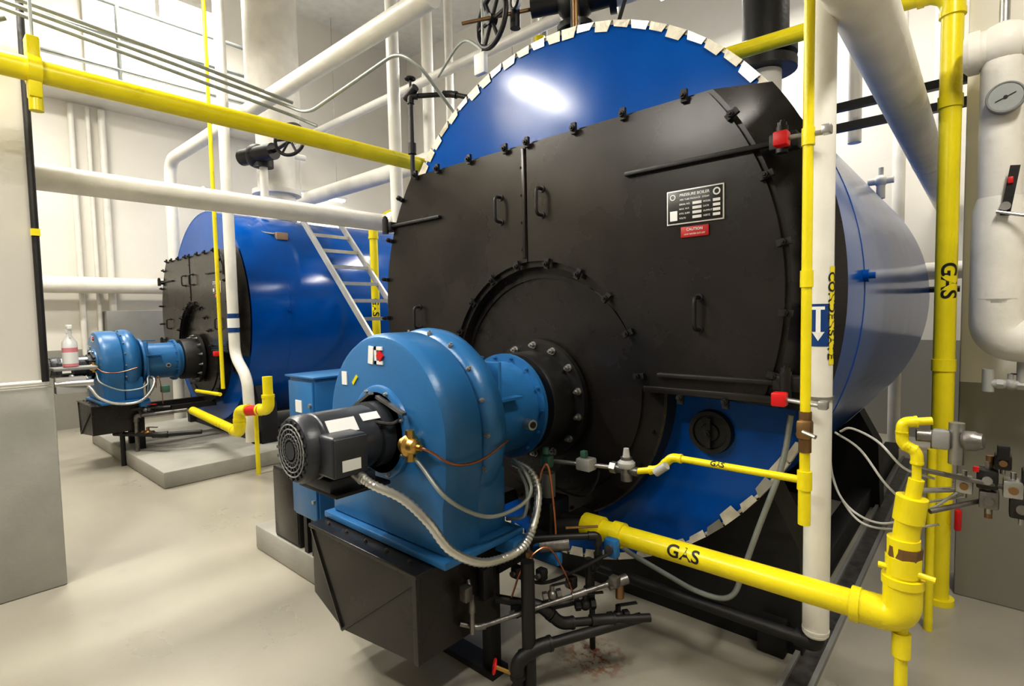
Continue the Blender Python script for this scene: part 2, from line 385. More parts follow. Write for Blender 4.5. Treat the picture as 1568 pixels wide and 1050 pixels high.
# ------------------------------------------------------------------ burner
def burner(name,loc,scale):
    E=empty(name,loc,scale);ax,az=-1.9,1.11
    OO=O
    m=M();r=0.415
    p=[(ax-r-0.01,0.67),(ax-r,az-0.1)]
    for k in range(37):
        a=math.pi-math.pi*k/36;p.append((ax+r*math.cos(a),az+r*math.sin(a)))
    p+=[(ax+r-0.005,az-0.15),(ax+r-0.03,0.85),(ax+r-0.03,0.67)]
    m.loft(p,[(1.30,0.94),(1.305,0.97),(1.325,0.995),(1.35,1.0),(1.47,1.0),(1.49,0.985),(1.50,0.95),(1.505,0.90)],(ax,az-0.1),BURN)
    c=[(ax+r*math.cos(2*math.pi*k/64),az+r*math.sin(2*math.pi*k/64)) for k in range(64)]
    m.loft(c,[(1.50,0.90),(1.51,0.97),(1.53,1.015),(1.57,1.035),(1.61,1.02),(1.64,0.97),(1.665,0.88),(1.69,0.70),(1.70,0.62)],(ax,az),BURN)
    m.box((ax-0.40,1.50,0.67),(ax+0.36,1.68,0.95),BURN,0.02)
    m.box((ax-0.45,1.27,0.645),(ax+0.42,1.72,0.675),BURN,0.006)
    for k in range(7):
        a=math.radians(-20+60*k/3.);m.bolt((ax+0.405*math.cos(a),1.515,az+0.405*math.sin(a)),V((math.cos(a),0,math.sin(a))),0.010,0.014,GREY)
    m.make("blower_housing",E,OO)
    m=M()
    m.lathe([(0,0.150),(0,0.185),(0.006,0.195),(0.02,0.20)],(ax,1.282,az),(0,1,0),BURN,48)
    m.lathe([(0,0.0001),(0,0.17)],(ax,1.281,az),(0,1,0),MATTE,40)
    for k in range(8):
        a=2*math.pi*(k+.5)/8;m.bolt((ax+0.182*math.cos(a),1.283,az+0.182*math.sin(a)),(0,-1,0),0.009,0.01,STEEL)
    m.bar((ax+0.02,1.272,az+0.155),(ax+0.20,1.272,az+0.10),0.022,0.012,DSTEEL)
    m.bar((ax-0.14,1.272,az+0.10),(ax-0.02,1.272,az+0.165),0.03,0.012,DSTEEL);m.make("air_inlet",E,OO)
    m=M()
    m.lathe([(0,0.0001),(0,0.035),(0.004,0.04),(0.004,0.062),(0.0,0.066),(0.0,0.075),(0.006,0.08),(0.006,0.1),(0.0,0.104),(0.004,0.118),(0.02,0.127),(0.06,0.128),(0.065,0.122),(0.075,0.122),(0.08,0.126),(0.30,0.126),(0.305,0.119),(0.315,0.119),(0.32,0.135),(0.372,0.135)],(ax,0.91,az),(0,1,0),MOTOR,56)
    for k in range(20):
        a=2*math.pi*k/20
        m.bar((ax+0.04*math.cos(a),0.906,az+0.04*math.sin(a)),(ax+0.112*math.cos(a),0.908,az+0.112*math.sin(a)),0.006,0.01,MOTOR)
    for q in(0.045,0.062,0.08,0.097): m.torus((ax,0.906,az),(0,1,0),q,0.003,GREY)
    m.cyl((ax,0.902,az),(ax,0.91,az),0.034,MOTOR,20)
    m.box((ax-0.10,1.0,az-0.17),(ax+0.10,1.2,az-0.12),MOTOR,0.008);m.box((ax-0.14,1.0,az-0.18),(ax+0.14,1.24,az-0.165),MATTE,0.004)
    m.box((ax+0.09,0.955,az-0.085),(ax+0.21,1.095,az+0.065),MOTOR,0.012,seg=3);m.box((ax+0.207,0.96,az-0.078),(ax+0.217,1.09,az+0.058),MOTOR,0.004)
    m.box((ax+0.2165,0.985,az-0.06),(ax+0.219,1.060,az-0.02),LABEL)
    for th,y0,y1,wd in((0.9,1.0,1.12,0.03),(0.75,1.15,1.24,0.018)):
        m.box((ax+0.128*math.sin(th)-wd,y0,az+0.128*math.cos(th)-0.001),(ax+0.128*math.sin(th)+wd,y1,az+0.128*math.cos(th)+0.002),LABEL,rot=Matrix.Rotation(th,3,'Y'))
    m.tube([(ax+0.09,1.2,az+0.07),(ax+0.16,1.24,az+0.06),(ax+0.16,1.30,az+0.08)],0.008,MATTE,0.02,8)
    m.make("motor",E,OO)
    m=M()
    m.box((ax-0.07,1.294,az+0.285),(ax-0.035,1.300,az+0.36),LABEL,rot=Matrix.Rotation(0.12,3,'Y'));m.box((ax-0.025,1.294,az+0.345),(ax+0.03,1.300,az+0.36),LABEL);m.box((ax-0.025,1.294,az+0.285),(ax-0.01,1.300,az+0.36),LABEL);m.box((ax-0.025,1.294,az+0.285),(ax+0.03,1.300,az+0.30),LABEL);m.box((ax-0.002,1.291,az+0.305),(ax+0.032,1.299,az+0.338),RED,rot=Matrix.Rotation(0.78,3,'Y'))
    m.box((ax-0.29,1.296,az+0.18),(ax-0.25,1.302,az+0.24),LABEL);m.box((ax-0.21,1.296,az+0.20),(ax-0.16,1.302,az+0.215),YEL,rot=Matrix.Rotation(-0.8,3,'Y'))
    m.make("labels",E,OO)
    m=M()
    m.lathe([(0,0.22),(0,0.30),(0.025,0.30),(0.025,0.235),(0.36,0.235),(0.36,0.275),(0.385,0.275),(0.385,0.22),(0.44,0.22)],(ax,1.71,az),(0,1,0),BURN,56)
    for a in(20,90,150): 
        aa=math.radians(a);m.bar((ax+0.27*math.cos(aa),1.73,az+0.27*math.sin(aa)),(ax+0.27*math.cos(aa),1.90,az+0.27*math.sin(aa)),0.05,0.012,BURN)
    m.box((ax+0.17,1.74,az-0.42),(ax+0.27,1.765,az+0.27),BURN,0.006)
    m.box((ax-0.27,1.74,az-0.42),(ax-0.17,1.765,az+0.27),BURN,0.006)
    for k in range(14):
        a=2*math.pi*k/14;m.bolt((ax+0.258*math.cos(a),2.07,az+0.258*math.sin(a)),(0,-1,0),0.009,0.012,BURN)
    m.lathe([(0,0.2),(0,0.268),(0.015,0.275),(0.17,0.275),(0.17,0.338),(0.205,0.338),(0.205,0.2)],(ax,2.155,az),(0,1,0),MATTE,56)
    for k in range(14):
        a=2*math.pi*(k+.5)/14;c0=V((ax+0.307*math.cos(a),2.325,az+0.307*math.sin(a)))
        m.cyl(c0,c0+V((0,-0.006,0)),0.020,STEEL,16);m.bolt(c0,(0,-1,0),0.015,0.026,STEEL)
    m.cyl((ax+0.2,1.98,az-0.05),(ax+0.285,1.96,az-0.05),0.026,STEEL,16);m.cyl((ax+0.28,1.961,az-0.05),(ax+0.29,1.959,az-0.05),0.016,MATTE,16)
    m.make("combustion_head",E,OO)
    m=M();x0,x1,z0,z1=-2.335,-1.555,0.29,0.635
    vs=[(x0,1.20,z1),(x1,1.20,z1),(x1,1.20,z0),(x0+0.30,1.20,z0-0.03),(x0,1.20,z0+0.02),(x0,1.62,z1),(x1,1.62,z1),(x1,1.62,z0),(x0+0.30,1.62,z0-0.03),(x0,1.62,z0+0.02)]
    vs.append((x0+0.30,1.165,z0-0.03))
    m.add(vs,[[0,1,10],[1,2,10],[2,3,10],[3,4,10],[4,0,10],[5,6,7,8,9],[0,5,6,1],[1,6,7,2],[2,7,8,3],[3,8,9,4],[4,9,5,0]],BLACK)
    m.bar((x0,1.198,z1-0.02),(x0+0.30,1.163,z0-0.03),0.012,0.012,BLACK);m.bar((x1,1.198,z1-0.02),(x0+0.30,1.163,z0-0.03),0.012,0.012,BLACK)
    m.box((x0-0.01,1.185,z1-0.012),(x1+0.01,1.63,z1+0.006),BLACK,0.004)
    m.box((x1-0.02,1.187,z0),(x1+0.006,1.21,z1),BLACK,0.003)
    for k in range(5): m.bolt((x0+0.08+0.15*k,1.24,z1+0.005),(0,0,1),0.008,0.008,DSTEEL)
    m.make("air_silencer_box",E,OO,20)
    m=M()
    for x in(-2.1,-1.62):
        m.box((x-0.03,1.62,0.0),(x+0.03,1.68,0.66),MATTE,0.004)
    m.box((-2.15,1.60,0.0),(-1.57,1.70,0.03),MATTE);m.box((-2.3,1.62,0.58),(-1.45,1.72,0.645),BURN,0.006)
    m.bar((-1.60,1.65,0.50),(-1.60,2.45,0.50),0.07,0.07,MATTE);m.bar((-2.15,1.65,0.50),(-2.15,2.45,0.50),0.07,0.07,MATTE)
    m.make("support_frame",E,OO)
    m=M()
    m.smooth_path([(-1.70,1.06,1.02),(-1.64,1.08,0.99),(-1.55,1.143,0.94),(-1.47,1.19,0.86),(-1.42,1.243,0.756),(-1.39,1.35,0.68),(-1.38,1.467,0.652),(-1.37,1.58,0.66),(-1.38,1.66,0.71),(-1.41,1.74,0.82),(-1.47,1.77,0.90),(-1.58,1.77,0.93)],0.0165,ALU,14,12,1)
    m.cyl((-1.72,1.06,1.025),(-1.675,1.06,1.01),0.022,STEEL,14)
    m.smooth_path([(-1.64,1.26,1.06),(-1.58,1.26,1.02),(-1.45,1.27,0.924),(-1.42,1.437,0.818),(-1.40,1.60,0.815),(-1.40,1.68,0.86),(-1.45,1.70,0.927),(-1.55,1.74,0.95)],0.008,GALV,10,10)
    m.smooth_path([(-1.55,1.69,0.7),(-1.45,1.69,0.74),(-1.44,1.7,0.85),(-1.5,1.72,0.92)],0.008,GALV,10,10)
    m.smooth_path([(-1.58,1.25,1.10),(-1.53,1.26,1.09),(-1.47,1.32,1.04),(-1.46,1.45,1.03),(-1.465,1.60,1.07),(-1.47,1.62,1.075)],0.005,COPPER,8,8)
    m.smooth_path([(-1.45,1.78,0.8),(-1.42,1.78,0.92),(-1.40,1.80,0.93),(-1.39,1.82,0.75),(-1.38,1.82,0.6)],0.005,COPPER,8,8)
    m.lathe([(0,0.0001),(0,0.02),(0.01,0.03),(0.03,0.032),(0.04,0.045),(0.05,0.045),(0.06,0.032),(0.085,0.028),(0.09,0.012),(0.115,0.012)],(-1.69,1.25,1.10),(1,0,0),BRASS,20)
    m.cyl((-1.64,1.25,1.04),(-1.64,1.25,1.16),0.018,BRASS,12)
    m.make("hoses_and_fittings",E,OO)
    return E
burner("gas_burner",O,(1,1,1))
burner("gas_burner",V((-7.34,2.5,0.13)),(0.90,0.97,0.89))

# ------------------------------------------------------------------ control cabinet
m=M();m.box((-3.1,1.49,0.42),(-2.8,1.86,1.25),BURN,0.008);m.box((-3.09,1.475,0.44),(-2.81,1.492,1.23),BURN,0.006)
m.box((-3.12,1.47,1.25),(-2.78,1.88,1.262),BURN,0.003)
for z in(0.55,0.8,1.1): m.cyl((-2.83,1.476,z),(-2.83,1.462,z),0.012,STEEL,12)
m.box((-3.0,1.470,1.05),(-2.93,1.476,1.12),LABEL);m.box((-3.0,1.470,0.92),(-2.97,1.476,0.95),NAVY)
m.box((-3.04,1.470,0.68),(-2.98,1.476,0.74),MATTE)
for x in(-3.08,-2.99):
    for y in(1.53,1.82): m.box((x,y,0.17),(x+0.04,y+0.04,0.42),MATTE)
m.make("burner_control_cabinet")
m=M();m.box((-3.47,1.53,0.17),(-3.14,1.75,0.64),MATTE,0.01);m.box((-3.46,1.525,0.19),(-3.15,1.535,0.62),BLACK,0.004);m.cyl((-3.13,1.62,0.30),(-2.6,1.62,0.30),0.05,GREY,20)
m.make("oil_pump_set")

# ------------------------------------------------------------------ gas piping by near boiler
m=M()
m.pipe([(-1.40,2.12,0.57),(-0.185,2.12,0.57),(-0.185,2.12,0.84)],0.046,YEL,0.06,28,1.2)
m.cyl((-1.43,2.12,0.57),(-1.33,2.12,0.57),0.058,YEL,28);m.cyl((-1.27,2.12,0.57),(-1.22,2.12,0.57),0.056,YEL,28)
m.cyl((-0.185,2.12,0.0),(-0.185,2.12,0.55),0.019,YEL,18);m.cyl((-0.185,2.12,0.44),(-0.185,2.12,0.52),0.027,YEL,18)
m.cyl((-0.185,2.12,0.72),(-0.185,2.12,0.78),0.05,YEL,28);m.cyl((-0.184,2.12,0.78),(-0.182,2.12,0.815),0.050,BRONZE,8)
m.cyl((-0.183,2.12,0.81),(-0.165,2.12,0.98),0.037,YEL,24);m.cyl((-0.174,2.12,0.90),(-0.165,2.12,0.98),0.044,YEL,24);m.cyl((-0.165,2.12,0.97),(-0.155,2.12,1.04),0.022,YEL,20)
m.pipe([(-0.155,2.12,1.0),(-0.155,2.12,1.13),(-0.195,2.12,1.15),(-0.195,2.12,1.22),(-0.12,2.14,1.23)],0.013,YEL,0.03,14,1.35)
m.tube([(-0.25,2.10,0.74),(-0.185,2.10,0.74),(-0.10,2.10,0.73)],0.010,YEL,0.02,10)
m.text("GAS",0.075,on_pipe_x(-0.92,2.12,0.57,0.046,0.35),INK)
m.make("gas_supply_pipe")
m=M()
m.cyl((-0.485,2.15,0.86),(-0.485,2.15,7.4),0.0175,YEL,18);m.cyl((-0.485,2.15,0.80),(-0.485,2.15,0.93),0.021,YEL,18)
m.cyl((-0.485,2.15,0.93),(-0.485,2.15,1.0),0.025,YEL,18)
m.pipe([(-0.485,2.15,0.965),(-1.0,2.15,0.965),(-1.06,2.15,0.90),(-1.22,2.15,0.86)],0.0145,YEL,0.03,16,1.3)
m.text("GAS",0.03,on_pipe_x(-0.80,2.15,0.965,0.0145,0.5),INK)
for z in(2.2,1.7,2.9): m.cyl((-0.485,2.15,z-0.03),(-0.485,2.15,z+0.03),0.022,YEL,16)
m.box((-0.51,2.12,1.12),(-0.46,2.17,1.19),BRONZE,0.01);m.cyl((-0.485,2.15,1.07),(-0.485,2.15,1.22),0.022,BRONZE,8);m.cyl((-0.485,2.12,1.15),(-0.44,2.10,1.14),0.008,STEEL,8)
m.make("pilot_gas_pipe")
m=M()
for z in(1.255,2.215):
    m.box((-0.60,2.135,z-0.026),(-0.55,2.185,z+0.026),RED,0.006);m.cyl((-0.55,2.16,z),(-0.43,2.15,z-0.01),0.009,STEEL,10)
    m.cyl((-0.58,2.16,z),(-0.58,2.27,z),0.012,MATTE,10)
    m.box((-0.44,2.12,z-0.02),(-0.41,2.16,z+0.01),STEEL,0.004)
m.make("pipe_support_clamp")
m=M()
m.cyl((-1.22,2.15,0.82),(-1.22,2.15,0.93),0.026,DSTEEL,18);m.cyl((-1.28,2.15,0.87),(-1.16,2.15,0.87),0.021,DSTEEL,14);m.lathe([(0,0.0001),(0,0.035),(0.01,0.04),(0.025,0.04),(0.045,0.018),(0.09,0.012)],(-1.22,2.15,0.88),(0,0,1),LGREY,20)
m.cyl((-1.28,2.15,0.87),(-1.62,2.05,0.87),0.011,STEEL,12);m.box((-1.45,2.07,0.845),(-1.37,2.14,0.905),LGREY,0.01);m.box((-1.43,2.08,0.905),(-1.40,2.11,0.94),GREEN,0.006)
m.box((-1.60,1.99,0.85),(-1.55,2.04,0.91),GREEN,0.01);m.cyl((-1.57,2.0,0.92),(-1.57,2.0,0.95),0.015,GREEN)
m.cyl((-1.30,2.15,0.87),(-1.27,2.15,0.87),0.028,STEEL,6);m.cyl((-1.05,2.10,0.9),(-1.0,2.10,0.94),0.018,LGREY,12)
m.smooth_path([(-1.62,2.05,0.87),(-1.66,2.08,0.82),(-1.60,2.12,0.72),(-1.45,2.14,0.70),(-1.38,2.14,0.78),(-1.36,2.14,0.84)],0.006,MATTE,8)
m.make("pilot_gas_regulator")
m=M()
m.cyl((-0.16,2.14,1.18),(-0.0,2.17,1.18),0.020,DSTEEL,20);m.cyl((-0.06,2.15,1.10),(-0.06,2.15,1.23),0.020,STEEL,16)
m.box((-0.12,2.12,1.145),(-0.075,2.165,1.205),GREY,0.008)
m.lathe([(0,0.0001),(0,0.024),(0.008,0.030),(0.03,0.030),(0.04,0.024),(0.05,0.022)],(-0.045,2.13,1.18),(1,-0.2,0.1),DSTEEL,20)
for i,(x,z,mm,s) in enumerate([(0.015,1.05,MATTE,.026),(0.075,1.03,STEEL,.024),(0.02,0.985,DSTEEL,.024),(0.115,1.07,MATTE,.022),(-0.04,1.02,STEEL,.022),(0.095,0.975,MATTE,.028),(0.13,1.0,MATTE,.02),(0.05,1.11,MATTE,.02)]):
    m.box((x-s,2.20,z-s*1.15),(x+s,2.26,z+s*1.15),mm,0.006)
    m.cyl((x,2.19,z),(x,2.27,z),s*0.5,(STEEL,BRONZE,DSTEEL)[i%3],12);m.cyl((x,2.23,z-s*2),(x,2.23,z+s*2),0.007,STEEL,10)
m.box((0.035,2.19,1.12),(0.065,2.21,1.165),MATTE,0.004);m.box((-0.02,2.185,1.075),(-0.005,2.20,1.09),RED)
m.cyl((-0.15,2.14,1.07),(0.12,2.24,1.02),0.008,DSTEEL,12);m.cyl((-0.12,2.13,0.94),(0.0,2.24,0.97),0.008,DSTEEL,12);m.cyl((0.02,2.24,0.92),(0.02,2.24,1.12),0.010,BRONZE,12)
m.cyl((-0.165,2.12,1.0),(-0.05,2.23,1.0),0.009,STEEL,12)
m.make("gas_pressure_switch")
m=M()
m.smooth_path([(-0.40,2.3,1.13),(-0.36,2.28,1.15),(-0.27,2.2,1.13),(-0.19,2.16,1.06),(-0.11,2.16,1.04)],0.0042,LGREY,8)
m.smooth_path([(-0.42,2.32,1.12),(-0.33,2.26,1.08),(-0.24,2.2,0.98),(-0.17,2.2,0.94),(-0.04,2.22,0.98)],0.0042,LGREY,8)
m.smooth_path([(-0.45,2.36,1.10),(-0.43,2.36,0.92),(-0.36,2.3,0.84),(-0.25,2.22,0.84),(-0.13,2.2,0.92),(-0.05,2.21,1.0)],0.0042,LGREY,8)
m.smooth_path([(-0.45,2.36,1.0),(-0.41,2.36,0.87),(-0.33,2.3,0.80),(-0.22,2.24,0.82),(-0.1,2.2,0.88)],0.0042,LGREY,8)
m.make("sensor_cables")

# white vertical condensate pipe
m=M()
m.cyl((-0.478,2.32,0.31),(-0.478,2.32,7.4),0.047,PIPEW,28)
m.tube([(-0.478,2.32,0.33),(-0.478,2.32,0.265),(-1.55,2.32,0.265)],0.026,MATTE,0.05,16);m.tube([(-0.478,2.32,0.30),(-0.478,2.32,0.265),(-0.55,2.32,0.265)],0.034,MATTE,0.04,16)
m.lathe([(0,0.0001),(0,0.04),(0.02,0.049),(0.03,0.049)],(-0.478,2.32,0.30),(0,0,1),PIPEW,24)
m.ring((-0.478,2.32,1.245),(0,0,1),0.045,0.052,0.012,STEEL,28)
m.ring((-0.478,2.32,1.45),(0,0,1),0.046,0.0485,0.16,NAVY,32)
def strip(pts,m_,mm):
    mm.add([V((-0.478+0.0497*math.sin(0.12+a/0.0495),2.32-0.0497*math.cos(0.12+a/0.0495),z)) for a,z in pts],[list(range(len(pts)))],m_)
strip([(-0.008,1.59),(0.0,1.59),(0.008,1.59),(0.008,1.5),(0.0,1.5),(-0.008,1.5)],LABEL,m)
strip([(-0.022,1.505),(-0.011,1.505),(0,1.505),(0,1.47)],LABEL,m);strip([(0.022,1.505),(0.011,1.505),(0,1.505),(0,1.47)],LABEL,m)
strip([(-0.022,1.60),(0,1.60),(0.022,1.60),(0.022,1.588),(0,1.588),(-0.022,1.588)],LABEL,m)
N=16;vs=[]
for k in range(N+1):
    a=0.95+0.75*k/N
    for z in(1.38,1.75): vs.append(V((-0.478+0.0486*math.sin(a),2.32-0.0486*math.cos(a),z)))
m.add(vs,[[2*k,2*k+2,2*k+3,2*k+1] for k in range(N)],YEL)
m.text("CONDENSATE",0.05,on_pipe_z(-0.478,2.32,1.565,0.048,1.15),INK)
m.make("condensate_pipe")
m=M();m.tube([(-1.5,2.42,0.42),(-1.35,2.36,0.38),(-0.95,2.30,0.32),(-0.80,2.32,0.32),(-0.72,2.36,0.62),(-0.62,2.40,0.95),(-0.60,2.42,1.15)],0.012,GALV,0.10,12);m.make("flexible_conduit")
m=M();m.box((-0.60,2.0,0.0),(-0.52,6.8,0.012),DSTEEL);m.box((-0.62,2.0,0.0),(-0.60,6.8,0.03),GREY);m.box((-0.52,2.0,0.0),(-0.50,6.8,0.03),GREY);m.make("floor_drain_channel")
m=M();m.pipe([(-0.16,3.6,0.02),(-0.16,3.6,3.20),(-2.3,3.6,3.26)],0.047,YEL,0.14,26,1.12)
for z in(0.55,1.25,2.6): m.cyl((-0.16,3.6,z),(-0.16,3.6,z+0.06),0.053,YEL,26)
m.cyl((-0.16,3.6,0.0),(-0.16,3.6,0.03),0.07,YEL,26)
m.cyl((-0.18,3.25,0.0),(-0.18,3.25,0.9),0.019,YEL,14);m.box((-0.10,3.55,0.42),(-0.07,3.6,0.53),RED,0.01)
m.text("GAS",0.10,on_pipe_z(-0.16,3.6,1.72,0.047,0.3),INK)
m.make("gas_riser_pipe")

m=M();m.cyl((-0.37,-2.0,2.73),(-0.37,7.95,2.73),0.105,WHITE,40)
for y in(1.5,5.4): m.ring((-0.37,y,2.73),(0,1,0),0.10,0.107,0.04,PIPEW,40)
m.make("overhead_steam_pipe")
m=M();X0=0.035;Y0=3.48
m.tube([(X0,Y0,2.75),(X0,Y0,2.08)],0.082,WHITE,0,32);m.lathe([(0,0.082),(0.06,0.100),(0.5,0.100)],(X0,Y0,2.10),(0,0,-1),WHITE,32)
m.tube([(X0,Y0,1.62),(X0,Y0,1.42),(0.9,Y0,1.40)],0.100,WHITE,0.14,32,k=10)
m.cyl((-0.09,Y0,2.80),(1.2,Y0,2.80),0.090,WHITE,32);m.lathe([(0,0.0001),(0,0.075),(0.02,0.098),(0.06,0.098)],(-0.11,Y0,2.80),(1,0,0),WHITE,32)
m.sphere((X0,Y0,2.80),0.11,WHITE)
gx=X0+0.01
m.cyl((gx,Y0-0.125,2.53),(gx,Y0-0.09,2.53),0.068,GREY,36);m.cyl((gx,Y0-0.129,2.53),(gx,Y0-0.124,2.53),0.060,GLASS,36);m.torus((gx,Y0-0.127,2.53),(0,1,0),0.065,0.005,GREY,36)
m.bar((gx-0.035,Y0-0.131,2.515),(gx+0.035,Y0-0.131,2.545),0.005,0.002,INK);m.cyl((gx,Y0-0.133,2.53),(gx,Y0-0.129,2.53),0.008,INK,12)
m.cyl((gx,Y0,2.53),(gx,Y0-0.12,2.53),0.02,STEEL)
m.bar((X0+0.02,Y0-0.12,2.0),(X0+0.05,Y0-0.12,2.22),0.012,0.035,MATTE);m.cyl((X0+0.02,Y0,2.04),(X0+0.02,Y0-0.14,2.04),0.02,STEEL,14);m.box((X0+0.025,Y0-0.135,2.14),(X0+0.045,Y0-0.115,2.17),RED,0.003)
m.tube([(X0-0.01,Y0-0.13,2.02),(X0+0.12,Y0-0.13,1.98),(X0+0.3,Y0-0.13,1.98)],0.008,STEEL,0.02,10)
m.cyl((X0,Y0,2.9),(X0,Y0,3.05),0.02,STEEL);m.wheel((X0,Y0,3.06),(0,0,1),0.04,0.008,MATTE);m.cyl((X0+0.1,Y0,1.34),(X0+0.1,Y0,1.22),0.02,LGREY)
m.cyl((X0-0.02,Y0,1.21),(X0+0.25,Y0,1.21),0.022,LGREY,16);m.cyl((X0-0.02,Y0,1.17),(X0-0.02,Y0,1.28),0.024,LGREY,14);m.valve((X0+0.06,Y0,1.21),(1,0,0),0.022,LGREY,MATTE)
m.make("insulated_water_riser")

# ------------------------------------------------------------------ pipes left/upper
m=M();m.cyl((-3.6,-1.5,2.86),(-3.6,3.05,2.86),0.058,YEL,28)
m.pipe([(-3.6,2.9,2.86),(-3.6,4.6,2.86),(-3.6,4.6,4.5)],0.058,YEL,0.12,28,1.15)
m.box((-3.64,0.46,2.72),(-3.56,0.515,3.02),YEL,0.01);m.ring((-3.6,0.46,2.86),(0,1,0),0.055,0.075,0.055,YEL,28);m.cyl((-3.6,0.49,3.0),(-3.6,0.49,7.4),0.008,GALV,10)
m.cyl((-3.6,0.49,2.66),(-3.6,0.49,2.76),0.03,YEL,14)
m.make("overhead_gas_pipe")
m=M();m.cyl((-4.6,0.57,2.535),(-4.6,5.5,2.535),0.085,WHITE,30)
m.make("return_water_pipe")
m=M();m.cyl((-4.42,3.30,2.50),(-4.42,3.30,7.45),0.062,PIPEW,24);m.sphere((-4.5,3.3,2.54),0.10,PIPEW);m.make("vent_pipe")
m=M();m.cyl((-9.9,-1,2.13),(-9.9,7,2.13),0.12,WHITE,26);m.make("wall_header_pipe")
m=M();m.tube([(-3.0,2.6,3.86),(-8.75,2.6,3.86),(-8.75,2.6,2.9),(-8.9,2.6,0.1)],0.08,PIPEW,0.25,24);m.make("steam_cross_pipe")
m=M();m.tube([(-2.8,3.9,4.15),(-8.3,3.9,4.15),(-8.3,4.4,4.15)],0.05,PIPEW,0.15,18)
m.tube([(-2.5,4.4,3.5),(-9.0,4.4,3.5)],0.11,WHITE,0,24);m.tube([(-5.2,4.4,3.5),(-5.2,4.4,7.4)],0.07,PIPEW,0,18);m.tube([(-5.9,5.4,2.9),(-5.9,5.4,7.4)],0.06,PIPEW,0,18)
m.tube([(-3.9,4.9,3.6),(-3.9,4.9,7.4)],0.05,PIPEW,0,18);m.tube([(-4.3,5.6,0.0),(-4.3,5.6,7.4)],0.04,GALV,0,12);m.make("upper_pipe_rack")
m=M()
m.tube([(-3.95,0.3,3.32),(-3.95,1.95,3.18),(-3.8,2.05,3.10),(-2.9,2.2,3.30),(-2.75,2.25,3.2),(-2.72,2.6,2.9)],0.012,GALV,0.10,10)
m.tube([(-3.99,0.3,3.30),(-3.99,2.05,3.13),(-3.85,2.15,3.05)],0.012,GALV,0.08,10)
m.tube([(-3.92,0.3,3.34),(-3.92,1.2,3.28),(-3.92,2.0,3.2)],0.012,GALV,0.08,10)
m.tube([(-3.55,0.2,4.2),(-3.55,1.6,3.9),(-3.1,2.6,4.1)],0.010,GALV,0.3,10)
m.tube([(-2.6,2.7,7.4),(-2.6,2.7,3.45),(-2.62,2.7,3.35)],0.012,GALV,0.03,10);m.box((-2.66,2.66,3.22),(-2.56,2.70,3.36),LABEL,0.01)
m.tube([(-3.3,2.9,3.48),(-2.9,2.8,3.62),(-2.62,2.7,3.40)],0.01,GALV,0.2,10)
m.make("electrical_conduit")
m=M();m.tube([(-4.145,0.52,4.5),(-4.145,0.52,1.25)],0.018,MATTE,0,12);m.tube([(-4.13,0.45,3.3),(-4.13,0.3,3.2),(-4.13,-1.0,3.15)],0.02,GALV,0.1,12)
m.tube([(-4.13,-1.0,1.26),(-4.13,0.5,1.25)],0.012,PIPEW,0,10);m.box((-4.16,0.50,2.1),(-4.12,0.54,2.14),YEL);m.make("column_conduit")
m=M();m.pipe([(-3.3,2.62,2.62),(-3.3,2.62,3.25),(-3.05,2.8,3.25),(-2.7,2.9,3.12)],0.018,MATTE,0.05,14,1.4)
m.cyl((-3.36,2.62,3.25),(-3.24,2.62,3.3),0.03,MATTE,14);m.wheel((-3.3,2.62,3.38),(0,0,1),0.035,0.008,MATTE);m.cyl((-3.3,2.62,3.25),(-3.3,2.62,3.38),0.01,MATTE,8)
m.cyl((-3.3,2.62,2.82),(-3.3,2.62,2.9),0.032,MATTE,14);m.cyl((-3.3,2.62,2.62),(-3.2,2.64,2.4),0.02,MATTE,12)
m.make("water_column_piping")
m=M();m.cyl((-2.05,3.0,3.12),(-2.05,3.0,3.45),0.07,MATTE,24);m.cyl((-2.05,3.0,3.42),(-2.05,3.0,3.46),0.12,MATTE,24)
m.sphere((-2.05,3.0,3.62),0.13,MATTE);m.cyl((-2.05,3.0,3.62),(-2.30,2.85,3.60),0.055,MATTE,18);m.cyl((-2.30,2.85,3.60),(-2.62,2.52,3.50),0.012,BRONZE,10);m.wheel((-2.50,2.68,3.54),(-0.25,-1,0.05),0.17,0.018,MATTE,6)
m.cyl((-2.38,2.78,3.48),(-2.38,2.78,3.66),0.035,MATTE,14)
m.cyl((-2.05,3.0,3.62),(-1.82,3.1,3.64),0.09,MATTE,20);m.cyl((-1.85,3.1,3.64),(-1.81,3.12,3.64),0.13,MATTE,24);m.tube([(-1.82,3.12,3.64),(-1.6,3.2,3.66),(-1.6,3.2,7.3)],0.09,WHITE,0.1,24)
m.lathe([(0,0.0001),(0,0.045),(0.03,0.05)],(-2.33,2.72,3.62),(0.4,1,0),LABEL,20);m.torus((-2.33,2.72,3.62),(0.4,1,0),0.05,0.008,MATTE,24)
m.cyl((-1.95,2.85,3.12),(-1.95,2.85,3.6),0.03,MATTE);m.cyl((-1.9,2.78,3.3),(-1.9,2.78,3.62),0.018,BRONZE)
m.tube([(-1.75,2.9,3.12),(-1.6,2.9,3.5),(-0.8,2.9,3.95)],0.012,MATTE,0.1,10)
m.make("steam_stop_valve")
m=M();m.cyl((-1.35,4.6,3.02),(-1.35,4.6,3.45),0.12,WHITE,24);m.cyl((-1.35,4.6,3.45),(-1.35,4.6,3.52),0.23,MATTE,28);m.cyl((-1.35,4.6,3.56),(-1.35,4.6,3.63),0.23,MATTE,28);m.cyl((-1.35,4.6,3.5),(-1.35,4.6,4.4),0.17,MATTE,28);m.cyl((-1.35,4.6,4.4),(-1.35,4.6,7.4),0.2,WHITE,28);m.make("boiler_outlet_flange")
m=M()
